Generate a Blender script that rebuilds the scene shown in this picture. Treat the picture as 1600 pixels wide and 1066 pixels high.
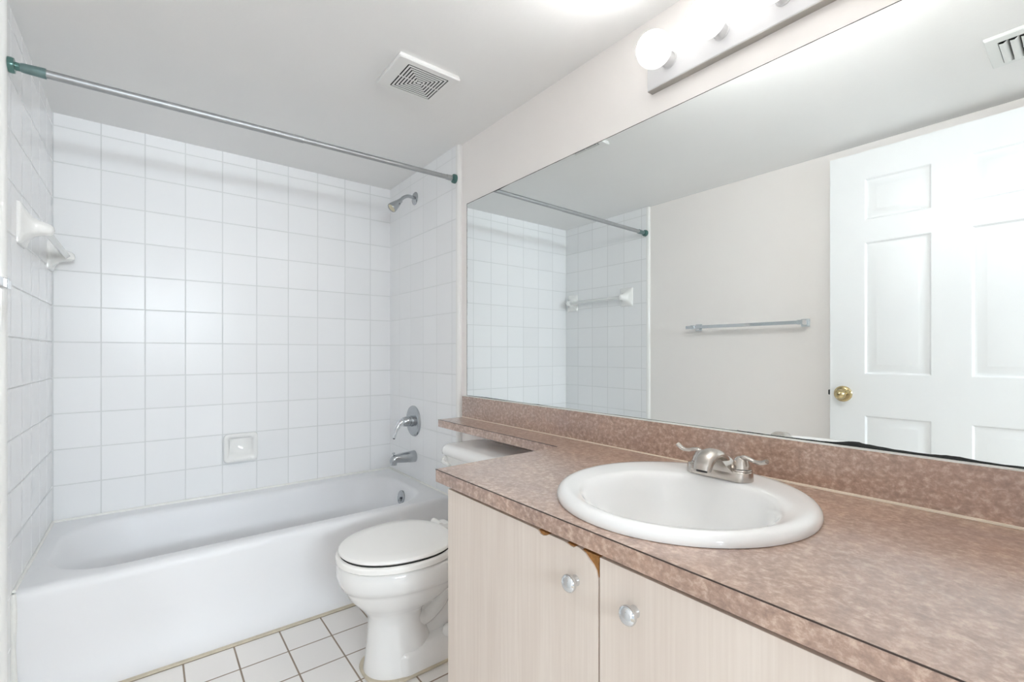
import bpy, bmesh, math, random
from mathutils import Vector, Matrix, noise
C = bpy.context.scene.collection
R = math.radians
PI = math.pi
for o in list(bpy.data.objects):
    bpy.data.objects.remove(o)

# ------------------------------------------------------------------ camera, sky, light, exposure
CAM = Vector((0.3186, 0.0, 1.08))
cam_data = bpy.data.cameras.new('camera')
cam = bpy.data.objects.new('camera', cam_data)
C.objects.link(cam)
cam.location = CAM
cam.rotation_euler = (R(90), 0, R(-38.211))
cam_data.sensor_width = 36.0
cam_data.lens = 721.478 / 1600 * 36
cam_data.shift_y = 19.4 / 1600
cam_data.clip_start = 0.01
bpy.context.scene.camera = cam

world = bpy.data.worlds.new('daylight')
bpy.context.scene.world = world
world.use_nodes = True
world.node_tree.nodes['Background'].inputs[0].default_value = (0.86, 0.93, 1.0, 1)
world.node_tree.nodes['Background'].inputs[1].default_value = 0.32

BULB_STRENGTH = 60.0
fill_l = bpy.data.lights.new('added_doorway_fill', 'AREA')
fill_l.shape = 'RECTANGLE'
fill_l.size, fill_l.size_y = 1.8, 0.28
fill_l.energy = 30
fill_l.color = (0.84, 0.93, 1.0)
fill_o = bpy.data.objects.new('added_doorway_fill', fill_l)
C.objects.link(fill_o)
fill_o.location = (0.45, -2.7, 1.66)
fill_o.rotation_euler = (R(90), 0, 0)          # added fill light, shines +Y through the window frame and the open doorway

vs = bpy.context.scene.view_settings
vs.view_transform = 'Standard'
vs.look = 'None'
vs.gamma = 1
vs.use_curve_mapping = False
vs.exposure = 1.68
bpy.context.scene.cycles.max_bounces = 16
bpy.context.scene.cycles.diffuse_bounces = 12
bpy.context.scene.cycles.glossy_bounces = 6
bpy.context.scene.cycles.caustics_reflective = True
bpy.context.scene.cycles.use_denoising = True

# ------------------------------------------------------------------ materials
def srgb(r, g, b):
    f = lambda c: (c / 255 / 12.92) if c / 255 <= 0.04045 else ((c / 255 + 0.055) / 1.055) ** 2.4
    return (f(r), f(g), f(b), 1)

def new_mat(name):
    m = bpy.data.materials.new(name)
    m.use_nodes = True
    nt = m.node_tree
    return m, nt, nt.nodes['Principled BSDF']

def nd(nt, typ, **kw):
    n = nt.nodes.new(typ)
    for k, v in kw.items():
        setattr(n, k, v)
    return n

def mth(nt, op, a, b=None, c=None, clamp=False):
    n = nd(nt, 'ShaderNodeMath', operation=op)
    n.use_clamp = clamp
    for i, v in enumerate((a, b, c)):
        if v is None:
            continue
        if isinstance(v, (int, float)):
            n.inputs[i].default_value = v
        else:
            nt.links.new(v, n.inputs[i])
    return n.outputs[0]

def mixc(nt, fac, a, b):
    n = nd(nt, 'ShaderNodeMix', data_type='RGBA')
    for i, v in ((0, fac), (6, a), (7, b)):
        if hasattr(v, 'links') or hasattr(v, 'is_linked'):
            nt.links.new(v, n.inputs[i])
        else:
            n.inputs[i].default_value = v
    return n.outputs[2]

def simple(name, col, rough=0.5, metal=0.0, noise_amt=0.03, nscale=8.0, bump=0.0, bscale=200.0, spec=0.5, coat=0.0):
    m, nt, bs = new_mat(name)
    tc = nd(nt, 'ShaderNodeTexCoord')
    no = nd(nt, 'ShaderNodeTexNoise')
    no.inputs['Scale'].default_value = nscale
    no.inputs['Detail'].default_value = 4
    nt.links.new(tc.outputs['Object'], no.inputs['Vector'])
    dark = tuple(c * (1 - noise_amt * 2) for c in col[:3]) + (1,)
    lite = tuple(min(1, c * (1 + noise_amt * 2)) for c in col[:3]) + (1,)
    nt.links.new(mixc(nt, no.outputs['Fac'], dark, lite), bs.inputs['Base Color'])
    bs.inputs['Roughness'].default_value = rough
    bs.inputs['Metallic'].default_value = metal
    bs.inputs['Specular IOR Level'].default_value = spec
    bs.inputs['Coat Weight'].default_value = coat
    if bump:
        n2 = nd(nt, 'ShaderNodeTexNoise')
        n2.inputs['Scale'].default_value = bscale
        n2.inputs['Detail'].default_value = 3
        nt.links.new(tc.outputs['Object'], n2.inputs['Vector'])
        bp = nd(nt, 'ShaderNodeBump')
        bp.inputs['Strength'].default_value = bump
        bp.inputs['Distance'].default_value = 0.002
        nt.links.new(n2.outputs['Fac'], bp.inputs['Height'])
        nt.links.new(bp.outputs[0], bs.inputs['Normal'])
    return m

def tile_mat(name, au, av, u0, v0, pitch, gw, tile, grout, rough, tilt=0.012, wave=0.15, gnoise=0.5):
    m, nt, bs = new_mat(name)
    tc = nd(nt, 'ShaderNodeTexCoord')
    sp = nd(nt, 'ShaderNodeSeparateXYZ')
    nt.links.new(tc.outputs['Object'], sp.inputs[0])
    def axis(a, o):
        t = mth(nt, 'DIVIDE', mth(nt, 'SUBTRACT', sp.outputs['XYZ'.index(a)], o), pitch)
        fl = mth(nt, 'FLOOR', t)
        fr = mth(nt, 'FRACT', t)
        d = mth(nt, 'MULTIPLY', mth(nt, 'MINIMUM', fr, mth(nt, 'SUBTRACT', 1.0, fr)), pitch)
        return fl, d
    fu, du = axis(au, u0)
    fv, dv = axis(av, v0)
    d = mth(nt, 'MINIMUM', du, dv)
    mr = nd(nt, 'ShaderNodeMapRange', interpolation_type='SMOOTHSTEP')
    nt.links.new(d, mr.inputs[0])
    mr.inputs[1].default_value = gw * 0.5
    mr.inputs[2].default_value = gw * 1.0
    mr.inputs[3].default_value = 1.0
    mr.inputs[4].default_value = 0.0
    g = mr.outputs[0]
    cb = nd(nt, 'ShaderNodeCombineXYZ')
    nt.links.new(fu, cb.inputs[0]); nt.links.new(fv, cb.inputs[1])
    wn = nd(nt, 'ShaderNodeTexWhiteNoise')
    nt.links.new(cb.outputs[0], wn.inputs['Vector'])
    no = nd(nt, 'ShaderNodeTexNoise')
    no.inputs['Scale'].default_value = 5.0
    no.inputs['Detail'].default_value = 5
    nt.links.new(tc.outputs['Object'], no.inputs['Vector'])
    gf = mth(nt, 'MULTIPLY', g, mth(nt, 'MULTIPLY_ADD', no.outputs['Fac'], gnoise * 1.6, 1.0 - gnoise), clamp=True)
    tv = mth(nt, 'MULTIPLY_ADD', wn.outputs['Value'], 0.03, 0.97)
    tcol = nd(nt, 'ShaderNodeVectorMath', operation='SCALE')
    tcol.inputs[0].default_value = tile[:3]
    nt.links.new(tv, tcol.inputs['Scale'])
    nt.links.new(mixc(nt, gf, tcol.outputs[0], grout), bs.inputs['Base Color'])
    nt.links.new(mth(nt, 'MULTIPLY_ADD', g, 0.55, rough), bs.inputs['Roughness'])
    bs.inputs['Specular IOR Level'].default_value = 0.3
    # every tile sits at its own slight tilt, the glaze is a little wavy
    geo = nd(nt, 'ShaderNodeNewGeometry')
    sub = nd(nt, 'ShaderNodeVectorMath', operation='SUBTRACT')
    nt.links.new(wn.outputs['Color'], sub.inputs[0]); sub.inputs[1].default_value = (0.5, 0.5, 0.5)
    sc = nd(nt, 'ShaderNodeVectorMath', operation='SCALE')
    nt.links.new(sub.outputs[0], sc.inputs[0]); sc.inputs['Scale'].default_value = tilt
    ad = nd(nt, 'ShaderNodeVectorMath', operation='ADD')
    nt.links.new(geo.outputs['Normal'], ad.inputs[0]); nt.links.new(sc.outputs[0], ad.inputs[1])
    nm = nd(nt, 'ShaderNodeVectorMath', operation='NORMALIZE')
    nt.links.new(ad.outputs[0], nm.inputs[0])
    wv = nd(nt, 'ShaderNodeTexNoise')
    wv.inputs['Scale'].default_value = 22.0
    nt.links.new(tc.outputs['Object'], wv.inputs['Vector'])
    h = mth(nt, 'MULTIPLY_ADD', wv.outputs['Fac'], wave, mth(nt, 'MULTIPLY', g, -0.5))
    bp = nd(nt, 'ShaderNodeBump')
    bp.inputs['Strength'].default_value = 0.35
    bp.inputs['Distance'].default_value = 0.003
    nt.links.new(h, bp.inputs['Height'])
    nt.links.new(nm.outputs[0], bp.inputs['Normal'])
    nt.links.new(bp.outputs[0], bs.inputs['Normal'])
    return m

def laminate_mat(name):
    m, nt, bs = new_mat(name)
    tc = nd(nt, 'ShaderNodeTexCoord')
    def nz(scale, detail, dist, off=0.0):
        mp = nd(nt, 'ShaderNodeMapping')
        mp.inputs['Location'].default_value = (off, off * 0.7, -off)
        mp.inputs['Scale'].default_value = (1, 0.8, 1)
        nt.links.new(tc.outputs['Object'], mp.inputs[0])
        n = nd(nt, 'ShaderNodeTexNoise')
        n.inputs['Scale'].default_value = scale
        n.inputs['Detail'].default_value = detail
        n.inputs['Roughness'].default_value = 0.7
        n.inputs['Distortion'].default_value = dist
        nt.links.new(mp.outputs[0], n.inputs['Vector'])
        return n.outputs['Fac']
    def ramp(fac, stops):
        r = nd(nt, 'ShaderNodeValToRGB')
        e = r.color_ramp.elements
        e[0].position, e[0].color = stops[0]
        e[1].position, e[1].color = stops[-1]
        for p, c in stops[1:-1]:
            x = e.new(p); x.color = c
        nt.links.new(fac, r.inputs[0])
        return r.outputs[0]
    base = ramp(nz(8, 9, 0.2), [(0.32, srgb(146, 114, 99)), (0.44, srgb(170, 134, 114)), (0.55, srgb(184, 149, 128)), (0.68, srgb(204, 162, 136))])
    vein = ramp(nz(95, 12, 0.2, 3.1), [(0.36, srgb(120, 93, 83)), (0.5, srgb(174, 142, 123)), (0.65, srgb(230, 204, 183))])
    mauve = nz(4, 3, 0.4, 7.7)
    c1 = mixc(nt, 0.58, base, vein)
    mf = nd(nt, 'ShaderNodeMapRange')
    nt.links.new(mauve, mf.inputs[0])
    mf.inputs[1].default_value = 0.5; mf.inputs[2].default_value = 0.72; mf.inputs[3].default_value = 0; mf.inputs[4].default_value = 0.35
    c2 = mixc(nt, mf.outputs[0], c1, srgb(150, 124, 122))
    nt.links.new(c2, bs.inputs['Base Color'])
    bs.inputs['Roughness'].default_value = 0.32
    bs.inputs['Coat Weight'].default_value = 1.0
    bs.inputs['Coat Roughness'].default_value = 0.26
    bs.inputs['Coat IOR'].default_value = 2.0
    return m

def wood_mat(name):
    m, nt, bs = new_mat(name)
    tc = nd(nt, 'ShaderNodeTexCoord')
    def nz(scl, scale, detail, dist=0.0):
        mp = nd(nt, 'ShaderNodeMapping')
        mp.inputs['Scale'].default_value = scl
        nt.links.new(tc.outputs['Object'], mp.inputs[0])
        n = nd(nt, 'ShaderNodeTexNoise')
        n.inputs['Scale'].default_value = scale
        n.inputs['Detail'].default_value = detail
        n.inputs['Distortion'].default_value = dist
        nt.links.new(mp.outputs[0], n.inputs['Vector'])
        return n.outputs['Fac']
    fine = nz((1, 1, 0.02), 160, 3)
    broad = nz((1, 1, 0.12), 14, 4, 0.8)
    f = mth(nt, 'MULTIPLY_ADD', broad, 0.6, mth(nt, 'MULTIPLY', fine, 0.4))
    r = nd(nt, 'ShaderNodeValToRGB')
    r.color_ramp.elements[0].position = 0.36; r.color_ramp.elements[0].color = srgb(221, 208, 197)
    r.color_ramp.elements[1].position = 0.64; r.color_ramp.elements[1].color = srgb(232, 221, 211)
    nt.links.new(f, r.inputs[0])
    nt.links.new(r.outputs[0], bs.inputs['Base Color'])
    bs.inputs['Roughness'].default_value = 0.5
    return m

def mirror_mat(name):
    m, nt, bs = new_mat(name)
    bs.inputs['Base Color'].default_value = (0.90, 0.93, 0.925, 1)
    bs.inputs['Metallic'].default_value = 1.0
    bs.inputs['Roughness'].default_value = 0.0
    tc = nd(nt, 'ShaderNodeTexCoord')
    sp = nd(nt, 'ShaderNodeSeparateXYZ')
    nt.links.new(tc.outputs['Object'], sp.inputs[0])
    no = nd(nt, 'ShaderNodeTexNoise')
    no.inputs['Scale'].default_value = 60
    mp = nd(nt, 'ShaderNodeMapping'); mp.inputs['Scale'].default_value = (1, 0.25, 1.4)
    nt.links.new(tc.outputs['Object'], mp.inputs[0]); nt.links.new(mp.outputs[0], no.inputs['Vector'])
    total = None
    # wiped hand smear across the upper edge of the glass: (y, z) segments, half width, strength
    for (y0, z0, y1, z1, w, s) in [(0.760, 1.757, 0.610, 1.752, 0.010, 0.7), (0.620, 1.752, 0.480, 1.755, 0.009, 0.55), (0.49, 1.754, 0.37, 1.750, 0.008, 0.4),
                                   (0.34, 1.742, 0.30, 1.744, 0.006, 0.7), (0.296, 1.748, 0.300, 1.764, 0.005, 0.7), (0.305, 1.768, 0.345, 1.776, 0.006, 0.6),
                                   (0.345, 1.758, 0.315, 1.757, 0.004, 0.6), (0.40, 1.727, 0.32, 1.712, 0.007, 0.4), (0.43, 1.715, 0.34, 1.692, 0.006, 0.35),
                                   (0.68, 1.728, 0.59, 1.722, 0.007, 0.3), (0.44, 1.775, 0.36, 1.782, 0.006, 0.3), (0.56, 1.735, 0.44, 1.722, 0.010, 0.3)]:
        dy, dz = y1 - y0, z1 - z0
        L2 = dy * dy + dz * dz
        py = mth(nt, 'SUBTRACT', sp.outputs[1], y0); pz = mth(nt, 'SUBTRACT', sp.outputs[2], z0)
        t = mth(nt, 'DIVIDE', mth(nt, 'MULTIPLY_ADD', py, dy, mth(nt, 'MULTIPLY', pz, dz)), L2, clamp=True)
        ey = mth(nt, 'MULTIPLY_ADD', t, -dy, py); ez = mth(nt, 'MULTIPLY_ADD', t, -dz, pz)
        d = mth(nt, 'SQRT', mth(nt, 'MULTIPLY_ADD', ey, ey, mth(nt, 'MULTIPLY', ez, ez)))
        mr = nd(nt, 'ShaderNodeMapRange', interpolation_type='SMOOTHSTEP')
        nt.links.new(d, mr.inputs[0])
        mr.inputs[1].default_value = 0; mr.inputs[2].default_value = w * 1.5; mr.inputs[3].default_value = s; mr.inputs[4].default_value = 0
        total = mr.outputs[0] if total is None else mth(nt, 'MAXIMUM', total, mr.outputs[0])
    fac = mth(nt, 'MULTIPLY', total, mth(nt, 'MULTIPLY_ADD', no.outputs['Fac'], 1.2, -0.1), clamp=True)
    fac = mth(nt, 'MULTIPLY', fac, 1.5, clamp=True)
    df = nd(nt, 'ShaderNodeBsdfDiffuse'); df.inputs[0].default_value = (0.92, 0.93, 0.93, 1)
    mx = nd(nt, 'ShaderNodeMixShader')
    nt.links.new(fac, mx.inputs[0]); nt.links.new(bs.outputs[0], mx.inputs[1]); nt.links.new(df.outputs[0], mx.inputs[2])
    nt.links.new(mx.outputs[0], nt.nodes['Material Output'].inputs['Surface'])
    return m

def emit_mat(name, col, strength):
    m, nt, bs = new_mat(name)
    bs.inputs['Base Color'].default_value = (0.9, 0.9, 0.9, 1)
    bs.inputs['Emission Color'].default_value = col
    # LED globe: the frosted dome throws its light forward, little goes back past its own base
    geo = nd(nt, 'ShaderNodeNewGeometry')
    sp = nd(nt, 'ShaderNodeSeparateXYZ')
    nt.links.new(geo.outputs['Normal'], sp.inputs[0])
    mr = nd(nt, 'ShaderNodeMapRange', interpolation_type='SMOOTHSTEP')
    nt.links.new(sp.outputs[0], mr.inputs[0])
    mr.inputs[1].default_value = -0.58; mr.inputs[2].default_value = -1.0
    mr.inputs[3].default_value = strength * 0.006; mr.inputs[4].default_value = strength
    nt.links.new(mr.outputs[0], bs.inputs['Emission Strength'])
    return m

T = 0.1524
TX0, TZ0, TY0 = 0.1541, 0.519, 2.134
WHITE_TILE = srgb(243, 244, 245)
GROUT = srgb(218, 220, 220)
M = {
    'paint': simple('warm_white_paint', srgb(243, 239, 236), 0.55, bump=0.08, bscale=300, noise_amt=0.008, nscale=3),
    'ceiling': simple('ceiling_paint', srgb(235, 235, 234), 0.9, bump=0.15, bscale=120, noise_amt=0.012, nscale=2.5),
    'tile_back': tile_mat('white_glazed_tile', 'X', 'Z', TX0, TZ0, T, 0.0032, WHITE_TILE, GROUT, 0.27),
    'tile_side': tile_mat('white_glazed_side_tile', 'Y', 'Z', TY0, TZ0, T, 0.0030, WHITE_TILE, GROUT, 0.16),
    'tile_floor': tile_mat('white_floor_tile', 'X', 'Y', 0.413, 1.815, T, 0.0036, srgb(240, 237, 234), srgb(150, 134, 118), 0.28, tilt=0.006, gnoise=0.15),
    'bullnose': simple('white_glazed_bullnose', srgb(240, 240, 238), 0.12, noise_amt=0.004),
    'enamel': simple('white_bathtub_enamel', srgb(233, 234, 236), 0.38, noise_amt=0.01, nscale=5, spec=0.35),
    'porcelain': simple('white_porcelain', srgb(240, 240, 239), 0.07, noise_amt=0.005, coat=0.3),
    'seat': simple('white_seat_plastic', srgb(246, 245, 242), 0.2, noise_amt=0.004),
    'ceramic': simple('white_ceramic', srgb(240, 240, 238), 0.08, noise_amt=0.005),
    'acrylic': simple('clear_white_bar_plastic', srgb(226, 228, 226), 0.06, noise_amt=0.01, coat=0.5),
    'caulk': simple('white_caulk', srgb(238, 238, 234), 0.5, noise_amt=0.04, nscale=40, bump=0.4, bscale=90),
    'old_caulk': simple('yellowed_caulk', srgb(206, 196, 176), 0.6, noise_amt=0.12, nscale=30, bump=0.5, bscale=120),
    'chrome': simple('polished_chrome', (0.72, 0.74, 0.76, 1), 0.06, 1.0, noise_amt=0.01),
    'satin': simple('worn_satin_chrome', (0.50, 0.52, 0.54, 1), 0.22, 1.0, noise_amt=0.05, nscale=30),
    'galv': simple('dull_galvanised_steel', (0.46, 0.47, 0.48, 1), 0.5, 1.0, noise_amt=0.08, nscale=25),
    'nickel': simple('brushed_nickel', (0.56, 0.52, 0.48, 1), 0.24, 1.0, noise_amt=0.03, nscale=60),
    'brass': simple('antique_brass', (0.55, 0.44, 0.24, 1), 0.18, 1.0, noise_amt=0.05, nscale=40),
    'teal': simple('teal_green_end_cap', srgb(84, 124, 118), 0.18, 0.35, noise_amt=0.15, nscale=50, coat=0.6),
    'teal_grey': simple('grey_green_sleeve', srgb(116, 140, 140), 0.28, 0.5, noise_amt=0.08, nscale=40),
    'black': simple('black_rubber', srgb(24, 24, 24), 0.5),
    'desilver': simple('desilvered_black', srgb(28, 30, 31), 0.25, noise_amt=0.1, nscale=30),
    'dark': simple('painted_dark_shade', srgb(38, 38, 38), 0.9),
    'plastic': simple('white_vent_plastic', srgb(232, 232, 230), 0.4, noise_amt=0.006),
    'register': simple('white_register_metal', srgb(226, 228, 226), 0.45, noise_amt=0.01),
    'fixture': simple('white_fixture_enamel', srgb(214, 214, 215), 0.12, noise_amt=0.006),
    'fixture_edge': simple('shaded_fixture_edge', srgb(176, 172, 166), 0.35, 0.3, noise_amt=0.02),
    'door': simple('white_door_paint', srgb(238, 240, 241), 0.38, noise_amt=0.006, bump=0.05, bscale=150),
    'laminate': laminate_mat('mottled_brown_laminate'),
    'seam': simple('dark_laminate_seam', srgb(66, 52, 46), 0.6),
    'wood': wood_mat('whitewashed_wood'),
    'core': simple('raw_particle_board', srgb(166, 118, 66), 0.85, noise_amt=0.25, nscale=120, bump=0.6, bscale=250),
    'cab_in': simple('cabinet_interior', srgb(120, 100, 84), 0.8, noise_amt=0.05),
    'mirror': mirror_mat('mirror_glass'),
    'carpet': simple('beige_hall_floor', srgb(190, 178, 162), 0.9, noise_amt=0.06, nscale=60),
    'bulb': emit_mat('lit_frosted_bulb', (1.0, 0.992, 0.98, 1), BULB_STRENGTH),
}

# ------------------------------------------------------------------ mesh helpers
def obj(name, bm, mat, parent=None, smooth=35, bevel=0.0, bseg=2, subsurf=0, recalc=True):
    """link one mesh object; verts are given in world coordinates"""
    if recalc:
        bmesh.ops.recalc_face_normals(bm, faces=bm.faces)
    off = Vector((0, 0, 0))
    p = parent
    while p is not None:
        off += p.location; p = p.parent
    if off.length:
        bmesh.ops.translate(bm, verts=bm.verts, vec=-off)
    me = bpy.data.meshes.new(name)
    bm.to_mesh(me); bm.free()
    o = bpy.data.objects.new(name, me)
    C.objects.link(o)
    me.materials.append(M[mat] if isinstance(mat, str) else mat)
    if smooth:
        me.shade_smooth()
        me.set_sharp_from_angle(angle=R(smooth))
    if parent is not None:
        o.parent = parent
    if bevel:
        b = o.modifiers.new('bevel', 'BEVEL'); b.width = bevel; b.segments = bseg; b.limit_method = 'ANGLE'; b.angle_limit = R(40)
        b.harden_normals = False
    if subsurf:
        s = o.modifiers.new('subsurf', 'SUBSURF'); s.levels = subsurf; s.render_levels = subsurf
    return o

def thing(name, label, cat, loc, group=None):
    o = bpy.data.objects.new(name, None)
    C.objects.link(o)
    o.location = loc
    o.empty_display_size = 0.05
    o['label'] = label; o['category'] = cat
    if group: o['group'] = group
    return o

def struct(name, bm, mat, parent=None, **kw):
    o = obj(name, bm, mat, parent, **kw)
    o['kind'] = 'structure'
    return o

def box(x0, x1, y0, y1, z0, z1, bm=None):
    bm = bm or bmesh.new()
    v = [bm.verts.new((x, y, z)) for z in (z0, z1) for y in (y0, y1) for x in (x0, x1)]
    for f in ((0, 2, 3, 1), (4, 5, 7, 6), (0, 1, 5, 4), (2, 6, 7, 3), (0, 4, 6, 2), (1, 3, 7, 5)):
        bm.faces.new([v[i] for i in f])
    return bm

def loft(rings, cap0=True, cap1=True, closed=True, bm=None):
    bm = bm or bmesh.new()
    vr = [[bm.verts.new(p) for p in r] for r in rings]
    n = len(vr[0])
    for a, b in zip(vr, vr[1:]):
        for i in range(n if closed else n - 1):
            j = (i + 1) % n
            bm.faces.new((a[i], a[j], b[j], b[i]))
    if cap0: bm.faces.new(list(reversed(vr[0])))
    if cap1: bm.faces.new(vr[-1])
    return bm

def frame_of(axis):
    a = Vector(axis).normalized()
    t = Vector((0, 0, 1)) if abs(a.z) < 0.9 else Vector((0, 1, 0))
    u = t.cross(a).normalized(); v = a.cross(u)
    return a, u, v

def lathe(origin, axis, prof, n=32, bm=None, cap0=True, cap1=True):
    """prof: (distance along axis, radius)"""
    a, u, v = frame_of(axis)
    o = Vector(origin)
    rings = [[o + a * h + (u * math.cos(2 * PI * i / n) + v * math.sin(2 * PI * i / n)) * max(r, 1e-5) for i in range(n)] for h, r in prof]
    return loft(rings, cap0, cap1, bm=bm)

def catmull(pts, sub=8):
    P = [Vector(p) for p in pts]
    P = [P[0] * 2 - P[1]] + P + [P[-1] * 2 - P[-2]]
    out = []
    for i in range(1, len(P) - 2):
        for k in range(sub):
            t = k / sub
            a, b, c, d = P[i - 1], P[i], P[i + 1], P[i + 2]
            out.append(0.5 * ((2 * b) + (c - a) * t + (2 * a - 5 * b + 4 * c - d) * t * t + (3 * b - a - 3 * c + d) * t ** 3))
    out.append(P[-2].copy())
    return out

def tube(pts, rad, n=16, flat=1.0, sub=8, up=None, bm=None):
    """sweep a round (or flattened) section along a smooth path; rad is a value or one per control point"""
    path = catmull(pts, sub)
    if isinstance(rad, (int, float)): rad = [rad] * len(pts)
    rr = []
    for i in range(len(rad) - 1):
        for k in range(sub):
            t = k / sub; t = t * t * (3 - 2 * t)
            rr.append(rad[i] * (1 - t) + rad[i + 1] * t)
    rr.append(rad[-1])
    rings = []
    pu = Vector(up) if up else None
    for i, p in enumerate(path):
        tg = (path[min(i + 1, len(path) - 1)] - path[max(i - 1, 0)]).normalized()
        if pu is None:
            pu = frame_of(tg)[1]
        u = (pu - tg * pu.dot(tg)).normalized(); v = tg.cross(u)
        if not up: pu = u
        rings.append([p + (u * math.cos(2 * PI * k / n) * flat + v * math.sin(2 * PI * k / n)) * rr[i] for k in range(n)])
    # rounded tips
    return loft(rings, bm=bm)

def rrect(x0, x1, y0, y1, r, z, nc=10, ns=6, plane='XY'):
    """rounded rectangle ring with a fixed point count"""
    r = min(r, (x1 - x0) / 2 - 1e-4, (y1 - y0) / 2 - 1e-4)
    pts = []
    cs = [(x1 - r, y1 - r, 0), (x0 + r, y1 - r, 90), (x0 + r, y0 + r, 180), (x1 - r, y0 + r, 270)]
    for k, (cx, cy, a0) in enumerate(cs):
        for i in range(nc + 1):
            a = R(a0 + 90 * i / nc)
            pts.append((cx + r * math.cos(a), cy + r * math.sin(a)))
        nx = cs[(k + 1) % 4]
        a = R(nx[2])
        q = (nx[0] + r * math.cos(a), nx[1] + r * math.sin(a))
        p = pts[-1]
        for i in range(1, ns):
            pts.append((p[0] + (q[0] - p[0]) * i / ns, p[1] + (q[1] - p[1]) * i / ns))
    if plane == 'XY': return [(a, b, z) for a, b in pts]
    if plane == 'XZ': return [(a, z, b) for a, b in pts]
    return [(z, a, b) for a, b in pts]

def prism(outline, axis, a0, a1, bm=None):
    """extrude a 2-D outline along x, y or z from a0 to a1"""
    def P(p, a):
        return {'x': (a, p[0], p[1]), 'y': (p[0], a, p[1]), 'z': (p[0], p[1], a)}[axis]
    return loft([[P(p, a0) for p in outline], [P(p, a1) for p in outline]], bm=bm)

def merge(*bms):
    out = bmesh.new()
    for b in bms:
        me = bpy.data.meshes.new('tmp'); b.to_mesh(me); b.free(); out.from_mesh(me); bpy.data.meshes.remove(me)
    return out

# ------------------------------------------------------------------ room shell
W0, W1 = -0.018, 1.519          # painted plaster faces of the left and right walls
XT = 1.4995                      # tile face of the right wall
YB = 2.725                       # tile face of the back wall
H = 2.096
YF = -0.03                       # inside face of the entry wall
TE = 1.9425                      # where the wall tiles stop
floor = struct('floor', box(W0 - 0.1, W1 + 0.1, -0.15, YB + 0.1, -0.1, 0.0), 'tile_floor', smooth=0)
ceil = struct('ceiling', box(W0 - 0.1, W1 + 0.1, -0.15, YB + 0.1, H, H + 0.1), 'ceiling', smooth=0)
wl = struct('wall_left', box(W0 - 0.1, W0, -0.15, YB + 0.1, 0, H), 'paint', smooth=0)
wr = struct('wall_right', box(W1, W1 + 0.1, -0.15, YB + 0.1, 0, H), 'paint', smooth=0)
wb = struct('wall_back', box(W0, W1, YB + 0.02, YB + 0.1, 0, H), 'paint', smooth=0)
struct('tile_surround', box(W0, 0.0, TE, YB + 0.02, 0, H), 'tile_side', wl, smooth=0)
struct('tile_surround', box(XT, W1, TE, YB + 0.02, 0, H), 'tile_side', wr, smooth=0)
struct('tile_surround', box(0.0, XT, YB, YB + 0.02, 0, H), 'tile_back', wb, smooth=0)
def bullnose(xw, xt):
    w = 0.021
    out = [(xw, TE), (xt, TE)]
    for i in range(0, 9):
        a = R(90 * i / 8)
        out.append((xw + (xt - xw) * (0.35 + 0.65 * math.cos(a)), TE - w * 0.35 - w * 0.65 * math.sin(a)))
    out.append((xw, TE - w))
    return prism(out, 'z', 0.0, H)
struct('bullnose_trim', bullnose(W0, 0.0005), 'bullnose', wl)
struct('bullnose_trim', bullnose(W1, XT - 0.0005), 'bullnose', wr)
# entry wall with the doorway the photograph is taken from
DX0, DX1, DH = 0.012, 0.885, 2.045
bm = box(W0, DX0, YF - 0.12, YF, 0, H)
box(DX1, W1, YF - 0.12, YF, 0, H, bm)
box(DX0, DX1, YF - 0.12, YF, DH, H, bm)
struct('wall_front', bm, 'paint', smooth=0)
bm = box(DX0, DX0 + 0.018, YF - 0.12, YF - 0.002, 0, DH - 0.018)
box(DX1 - 0.018, DX1, YF - 0.12, YF - 0.002, 0, DH - 0.018, bm)
box(DX0, DX1, YF - 0.12, YF - 0.002, DH - 0.018, DH, bm)
struct('trim_1', bm, 'door', smooth=0)
# unseen bedroom beyond the doorway, with a window added to let light in
HX0, HX1, HY, HH = -1.3, 2.3, -1.7, 2.4
struct('floor_bedroom', box(HX0, HX1, HY, -0.15, -0.1, -0.002), 'carpet', smooth=0)
struct('ceiling_bedroom', box(HX0, HX1, HY, -0.15, HH, HH + 0.1), 'ceiling', smooth=0)
struct('wall_bedroom_left', box(HX0 - 0.1, HX0, HY, -0.15, 0, HH), 'paint', smooth=0)
struct('wall_bedroom_right', box(HX1, HX1 + 0.1, HY, -0.15, 0, HH), 'paint', smooth=0)
bm = box(HX0, W0 - 0.1, -0.25, -0.151, 0, HH)
box(W1 + 0.1, HX1, -0.25, -0.151, 0, HH, bm)
box(W0 - 0.1, W1 + 0.1, -0.25, -0.151, H, HH, bm)
struct('wall_bedroom_near', bm, 'paint', smooth=0)
# far side: added window, an open frame that the fill light shines through
bm = box(HX0, HX1, HY - 0.06, HY, 0.0, 0.06)
box(HX0, HX1, HY - 0.06, HY, HH - 0.06, HH, bm)
for x in (HX0, -0.12, 1.08, HX1 - 0.04):
    box(x, x + 0.04, HY - 0.06, HY, 0.06, HH - 0.06, bm)
struct('added_window_1', bm, 'door', smooth=0)

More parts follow.
